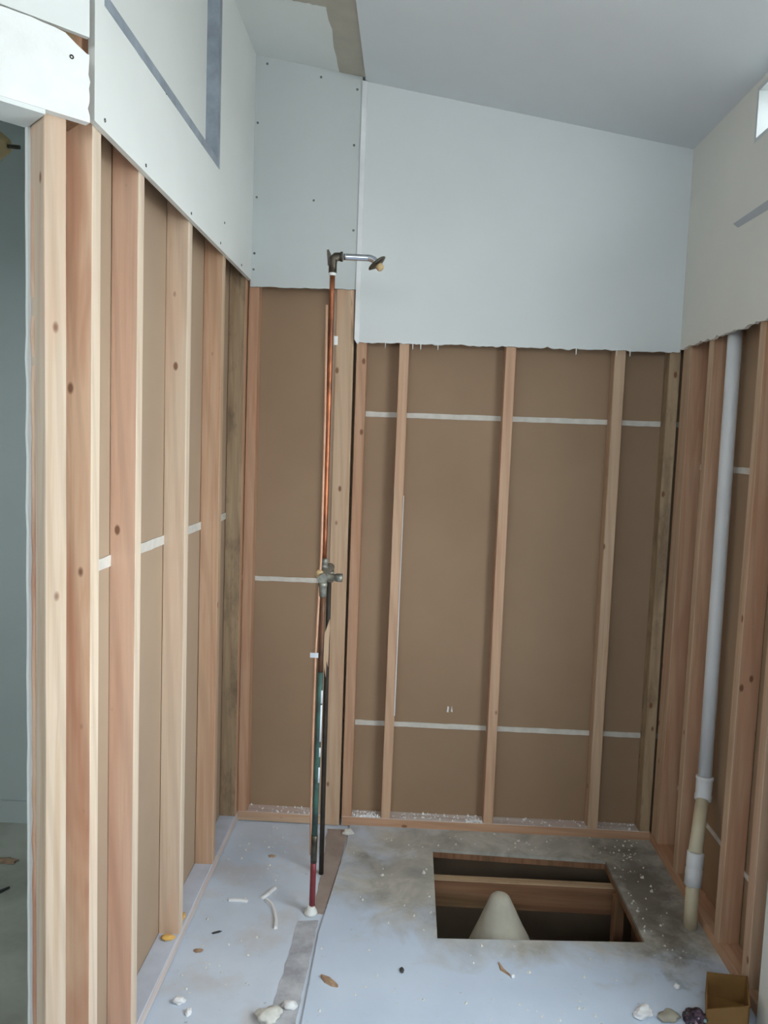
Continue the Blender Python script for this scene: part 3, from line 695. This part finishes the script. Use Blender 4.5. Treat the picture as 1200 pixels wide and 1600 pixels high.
# ------------------------------------------------------------------ vent pipe at the right wall
VP_ = empty('vent_pipe', (0.962, 2.481, 0.004))
tag(VP_, 'white plastic vent pipe with two couplings rising beside the right wall', 'pipe')
A0, A1 = Vector((0.962, 2.481, 0.0)), Vector((0.963, 2.487, 0.150))
B0, B1 = Vector((0.964, 2.49, 0.245)), Vector((1.020, 2.600, 0.395))
tube('lower_pipe', VP_, [A0, (A0 + A1) / 2, A1 + Vector((0, 0, 0.03))], 0.0215, 'pvc_old', 24)
d0 = Vector((0.05, 0.08, 1))
lathe_along('coupling', VP_, A1, d0, [(-0.008, 0.0225), (-0.006, 0.027), (0.045, 0.027), (0.050, 0.025), (0.060, 0.0265), (0.100, 0.0265), (0.103, 0.0225)], 'pvc', 24)
tube('offset_pipe', VP_, [B0, (B0 + B1) / 2, B1], 0.0215, 'pvc_old', 24)
lathe_along('coupling', VP_, B1 + Vector((0, 0, -0.012)), (0.03, 0.05, 1), [(-0.006, 0.0225), (-0.004, 0.028), (0.012, 0.028), (0.016, 0.026), (0.064, 0.027), (0.068, 0.0285), (0.076, 0.0285), (0.078, 0.0225)], 'pvc', 24)
tube('upper_pipe', VP_, [(1.0235, 2.606, 0.45), (1.026, 2.62, 1.0), (1.027, 2.63, 1.6), (1.027, 2.634, 2.40)], 0.0225, 'pvc', 24)

# ------------------------------------------------------------------ mortar cone in the floor opening
def cone_lump():
    prof = [(-0.12, 0.130, 0.085), (-0.06, 0.103, 0.080), (-0.025, 0.088, 0.074), (0.0, 0.076, 0.066), (0.03, 0.062, 0.055), (0.06, 0.049, 0.044), (0.085, 0.038, 0.035), (0.100, 0.031, 0.029), (0.108, 0.022, 0.020), (0.111, 0.010, 0.010)]
    k = 28; vs, fs_ = [], []
    for i, (z, rx, ry) in enumerate(prof):
        for j in range(k):
            t = 2 * math.pi * j / k; w = 1 + 0.08 * mnoise.noise((math.cos(t) * 1.5, math.sin(t) * 1.5, z * 14))
            vs.append((math.cos(t) * rx * w - 0.012 * min(1, max(0, (z + 0.04) / 0.14)), math.sin(t) * ry * w, z + 0.12))
    for i in range(len(prof) - 1):
        for j in range(k): fs_.append((i * k + j, i * k + (j + 1) % k, (i + 1) * k + (j + 1) % k, (i + 1) * k + j))
    fs_ += [tuple(range(k)), tuple((len(prof) - 1) * k + j for j in range(k))]
    return mesh_from('mortar_cone', vs, fs_, smooth=True)
mc = link('mortar_cone', cone_lump(), 'cone', None, (0.350, 2.432, -0.12))
tag(mc, 'pale cone-shaped lump rising at the front edge of the floor hole', 'mortar lump')

# ------------------------------------------------------------------ debris on the floor
def strip_thing(name, pts, w, h, mat, label, cat, z=-0.003, group=None):
    taper = name == 'wood_sliver'
    n = len(pts); vs, fs_ = [], []
    c = (pts[0][0], pts[0][1], z)
    for i, p in enumerate(pts):
        p = Vector((p[0], p[1], 0)); a = Vector((*pts[max(0, i - 1)], 0)); b = Vector((*pts[min(n - 1, i + 1)], 0))
        t = (b - a).normalized(); s = Vector((-t.y, t.x, 0)); ww = w * (1 + 0.3 * mnoise.noise((i * 0.9, c[0] * 7, 0))) * ((0.25 + 1.1 * math.sin(math.pi * i / (n - 1))) if taper else 1)
        lift = 0.004 * abs(mnoise.noise((i * 0.5, c[1] * 9, 2)))
        q = p - Vector((c[0], c[1], 0))
        for sx, hz in ((-1, 0), (1, 0), (0.6, h), (-0.6, h)): vs.append(q + s * (ww / 2 * sx) + Vector((0, 0, hz + (lift if hz else 0))))
    for i in range(n - 1):
        for j in range(4): fs_.append((i * 4 + j, i * 4 + (j + 1) % 4, (i + 1) * 4 + (j + 1) % 4, (i + 1) * 4 + j))
    fs_ += [(0, 1, 2, 3), tuple((n - 1) * 4 + j for j in range(4))]
    return tag(link(name, mesh_from(name, vs, fs_), mat, None, c), label, cat, group)

def chunk_mesh(name, sx, sy, sz, seed):
    bm = bmesh.new(); bmesh.ops.create_icosphere(bm, subdivisions=3, radius=1.0)
    for v in bm.verts:
        k = 1 + 0.45 * mnoise.noise(v.co * 1.4 + Vector((seed * 3.7, seed, 0))) + 0.18 * mnoise.noise(v.co * 4.5 + Vector((seed, 0, seed * 2.3)))
        v.co = Vector((v.co.x * sx * k, v.co.y * sy * k, max(v.co.z, -0.6) * sz * k + sz * 0.6))
    me = bpy.data.meshes.new(name); bm.to_mesh(me); bm.free(); me.polygons.foreach_set('use_smooth', [name not in ('crumpled_wrapper', 'crumpled_paper')] * len(me.polygons)); return me
def chunk(name, x, y, sx, sy, sz, mat, label, cat, seed=1, rz=0.0, z=-0.003, group=None):
    o = link(name, chunk_mesh(name, sx, sy, sz, seed), mat, None, (x, y, z), (0, 0, rz))
    return tag(o, label, cat, group)

G1 = 'scraps on the white floor'
strip_thing('caulk_strip', [(-0.548, 2.497), (-0.53, 2.499), (-0.51, 2.500), (-0.485, 2.498)], 0.010, 0.006, 'caulk', 'short straight white caulk strip lying crosswise on the floor', 'caulk strip', group=G1)
strip_thing('caulk_strip', [(-0.442, 2.515), (-0.425, 2.545), (-0.408, 2.585)], 0.011, 0.006, 'caulk', 'small slanted white caulk strip between straight and curved ones', 'caulk strip', group=G1)
strip_thing('caulk_strip', [(-0.425, 2.51), (-0.400, 2.48), (-0.385, 2.445), (-0.374, 2.405), (-0.368, 2.36)], 0.012, 0.008, 'caulk', 'longer curved white caulk strip below the pipe base', 'caulk strip', group=G1)
strip_thing('wood_sliver', [(-0.200, 2.14), (-0.180, 2.125), (-0.160, 2.108), (-0.148, 2.10)], 0.018, 0.006, 'chip', 'brown leaf-shaped wood sliver on the pale floor sheet', 'wood sliver', 0.004, G1)
strip_thing('wood_sliver', [(0.318, 2.245), (0.325, 2.215), (0.345, 2.190)], 0.010, 0.004, 'chip', 'thin curled shaving below the floor hole', 'wood sliver', 0.004, G1)
chunk('plaster_chunk', 0.352, 2.185, 0.006, 0.006, 0.006, 'caulk', 'tiny white plaster crumb beside the curled shaving', 'plaster chunk', 2, z=0.004, group=G1)
chunk('plaster_chunk', -0.572, 2.012, 0.016, 0.012, 0.010, 'caulk', 'white plaster crumb near the left plate at the bottom', 'plaster chunk', 3, group=G1)
chunk('plaster_chunk', -0.535, 1.975, 0.008, 0.013, 0.007, 'caulk', 'narrow white plaster crumb at the bottom of the left floor', 'plaster chunk', 4, group=G1)
chunk('plaster_chunk', -0.320, 1.972, 0.036, 0.030, 0.015, 'gyp_core', 'large crumbly plaster lump on the grey adhesive strip', 'plaster chunk', 5, 0.4, group=G1)
chunk('plaster_chunk', -0.272, 2.02, 0.020, 0.015, 0.010, 'caulk', 'small white lump on the lower end of the adhesive strip', 'plaster chunk', 6, group=G1)
chunk('plaster_chunk', 0.820, 2.178, 0.009, 0.008, 0.009, 'caulk', 'round white crumb on the floor below the vent pipe', 'plaster chunk', 7, z=0.004, group=G1)
chunk('plaster_chunk', -0.190, 2.985, 0.020, 0.016, 0.013, 'gyp_core', 'white plaster crumb at the foot of the partition stud', 'plaster chunk', 8, group=G1)
chunk('dirt_speck', -0.578, 2.231, 0.014, 0.008, 0.004, 'chip', 'brown crumb on the white floor near the left plate', 'crumb', 9, group=G1)
chunk('dirt_speck', 0.031, 2.185, 0.006, 0.012, 0.004, 'dark_scrap', 'dark grey fleck on the pale floor sheet', 'crumb', 10, z=0.004, group=G1)
chunk('dirt_speck', -0.545, 2.325, 0.016, 0.004, 0.003, 'dark_scrap', 'thin dark fleck on the white floor', 'crumb', 12, 0.5, group=G1)
chunk('dirt_speck', -0.455, 2.79, 0.012, 0.008, 0.004, 'chip', 'brownish crumb on the floor at the back left', 'crumb', 13, group=G1)
chunk('foam_bit', -0.668, 2.222, 0.020, 0.014, 0.006, 'yellow', 'yellow foam bit at the foot of the pale left stud', 'foam bit', 14, z=0.0385, group=G1)
chunk('foam_bit', -0.652, 2.315, 0.008, 0.020, 0.010, 'yellow', 'yellow foam bit tucked behind the pale left stud', 'foam bit', 15, z=0.0385, group=G1)
# scraps in the next room
strip_thing('wood_sliver', [(-1.34, 2.44), (-1.31, 2.47), (-1.29, 2.50)], 0.014, 0.006, 'dark_scrap', 'dark stick on the floor beyond the doorway', 'wood sliver', -0.002)
chunk('leaf_scrap', -1.39, 2.66, 0.045, 0.018, 0.006, 'chip', 'brown scrap on the floor beyond the doorway', 'scrap', 16, z=-0.002)
# crumbs lying on the back plates and at the drywall line: too many and small to count
def crumbs(name, spots, label, seed, n, mat):
    rr = random.Random(seed); vs, fs_ = [], []
    for i in range(n):
        (x0, x1, y0, y1, z) = rr.choice(spots)
        x, y, s = rr.uniform(x0, x1), rr.uniform(y0, y1), rr.uniform(0.0015, 0.0055) * (1.5 if rr.random() < 0.1 else 1)
        b = len(vs); h = s * rr.uniform(0.5, 1.6); a = rr.uniform(0, 6.28)
        for k in range(4): vs.append((x + s * math.cos(a + k * 1.57), y + s * math.sin(a + k * 1.57), z))
        vs.append((x + rr.uniform(-s, s) * .5, y + rr.uniform(-s, s) * .5, z + h))
        fs_ += [(b, b + 1, b + 2, b + 3)] + [(b + k, b + (k + 1) % 4, b + 4) for k in range(4)]
    o = link(name, mesh_from(name, vs, fs_), mat, None); return tag(o, label, 'crumbs', kind='stuff')
crumbs('plaster_crumbs', [(-0.18, -0.07, YB + 0.004, YB + 0.055, ZP), (-0.18, -0.07, YB + 0.004, YB + 0.02, ZP), (-0.02, 0.34, YB + 0.006, YB + 0.06, ZP), (0.27, 0.34, YB + 0.004, YB + 0.03, ZP), (0.40, 0.95, YB + 0.006, YB + 0.06, ZP), (-0.60, -0.33, YB + 0.004, YB + 0.06, ZP)], 'white plaster crumbs lying along the back bottom plate', 5, 420, 'caulk')
crumbs('floor_grit', [(-0.62, -0.40, 2.05, 3.02, -0.003), (-0.22, 0.13, 1.9, 3.0, 0.004), (0.14, 0.72, 1.9, 2.33, 0.004), (0.80, 0.92, 2.3, 3.0, 0.004), (0.14, 0.95, 2.90, 3.04, 0.004)], 'fine pale grit scattered over the floor', 6, 260, 'gyp_core')

# things at the lower right corner
def carton():
    root = empty('cardboard_box', (0.920, 2.08, 0.004))
    tag(root, 'small ochre cardboard box cut by the lower edge beside the right wall', 'box')
    a = R(-20); w, d, h, t = 0.105, 0.13, 0.085, 0.004
    ca, sa = math.cos(a), math.sin(a)
    def panel(name, pts3, nrm):
        nv = Vector(nrm) * t
        P = [Vector(p) for p in pts3]; Q = [p + nv for p in P]; vs = [Vector((v.x * ca - v.y * sa, v.x * sa + v.y * ca, v.z)) for v in P + Q]
        k = len(P); fs_ = [tuple(range(k)), tuple(range(2 * k - 1, k - 1, -1))] + [(i, (i + 1) % k, k + (i + 1) % k, k + i) for i in range(k)]
        return link(name, mesh_from(name, vs, fs_), 'card', root, (0.920, 2.08, 0.004))
    x, y = w / 2, d / 2
    panel('bottom_panel', [(-x, -y, 0), (x, -y, 0), (x, y, 0), (-x, y, 0)], (0, 0, 1))
    panel('side_panel', [(-x, -y, 0), (-x, y, 0), (-x, y, h * .55), (-x, -y, h * .35)], (1, 0, 0))
    panel('side_panel', [(x, -y, 0), (x, y, 0), (x, y, h), (x, -y, h)], (-1, 0, 0))
    panel('side_panel', [(-x, y, 0), (x, y, 0), (x, y, h), (-x, y, h * .8)], (0, -1, 0))
    panel('side_panel', [(-x, -y, 0), (x, -y, 0), (x, -y, h), (-x, -y, h * .5)], (0, 1, 0))
carton()
def wrapper_mat():
    m, nt, b = new_mat('shiny_wrapper', 0.25, 0.4)
    v = coords(nt, (1, 1, 1))
    col = ramp(nt, noise(nt, v, 38, 2, 0.5), [(0.3, lin(30, 30, 36)), (0.45, lin(60, 52, 66)), (0.55, lin(110, 84, 100)), (0.6, lin(28, 34, 40)), (0.68, lin(150, 190, 180)), (0.75, lin(220, 220, 230))])
    nt.links.new(col, b.inputs['Base Color']); return m
M['wrapper'] = wrapper_mat()
chunk('crumpled_wrapper', 0.822, 2.043, 0.029, 0.022, 0.022, 'wrapper', 'dark shiny crumpled wrapper beside the cardboard box', 'wrapper', 22, z=0.004)
chunk('crumpled_paper', 0.690, 2.060, 0.030, 0.020, 0.014, 'caulk', 'crumpled white paper on the floor near the lower edge', 'paper', 23, 0.5, z=0.004)
chunk('torn_board_scrap', 0.758, 2.055, 0.030, 0.022, 0.008, 'cone', 'flat beige board scrap between white paper and wrapper', 'scrap', 24, 0.3, z=0.004)

# lamp in the next room, half hidden by the frame edge
SL = empty('spot_lamp', (-1.055, 2.0, 2.692))
tag(SL, 'beige spot lamp on the dim ceiling beyond the doorway', 'lamp')
tube('stem', SL, [(-1.075, 2.0, 2.69), (-1.075, 2.0, 2.25)], 0.008, 'bronze')
lathe_along('lamp_head', SL, (-1.085, 2.0, 2.232), (1, 0, -0.05), [(0, 0.020), (0.002, 0.040), (0.022, 0.044), (0.040, 0.032), (0.060, 0.018), (0.062, 0.012)], 'tan_plastic')
lathe_along('rear_ring', SL, (-1.075, 2.0, 2.234), (-1, 0, 0.05), [(0, 0.036), (0.004, 0.046), (0.024, 0.046), (0.028, 0.03)], 'bronze')
tube('aiming_rod', SL, [(-1.03, 1.995, 2.226), (-0.992, 1.99, 2.222)], 0.005, 'bronze')
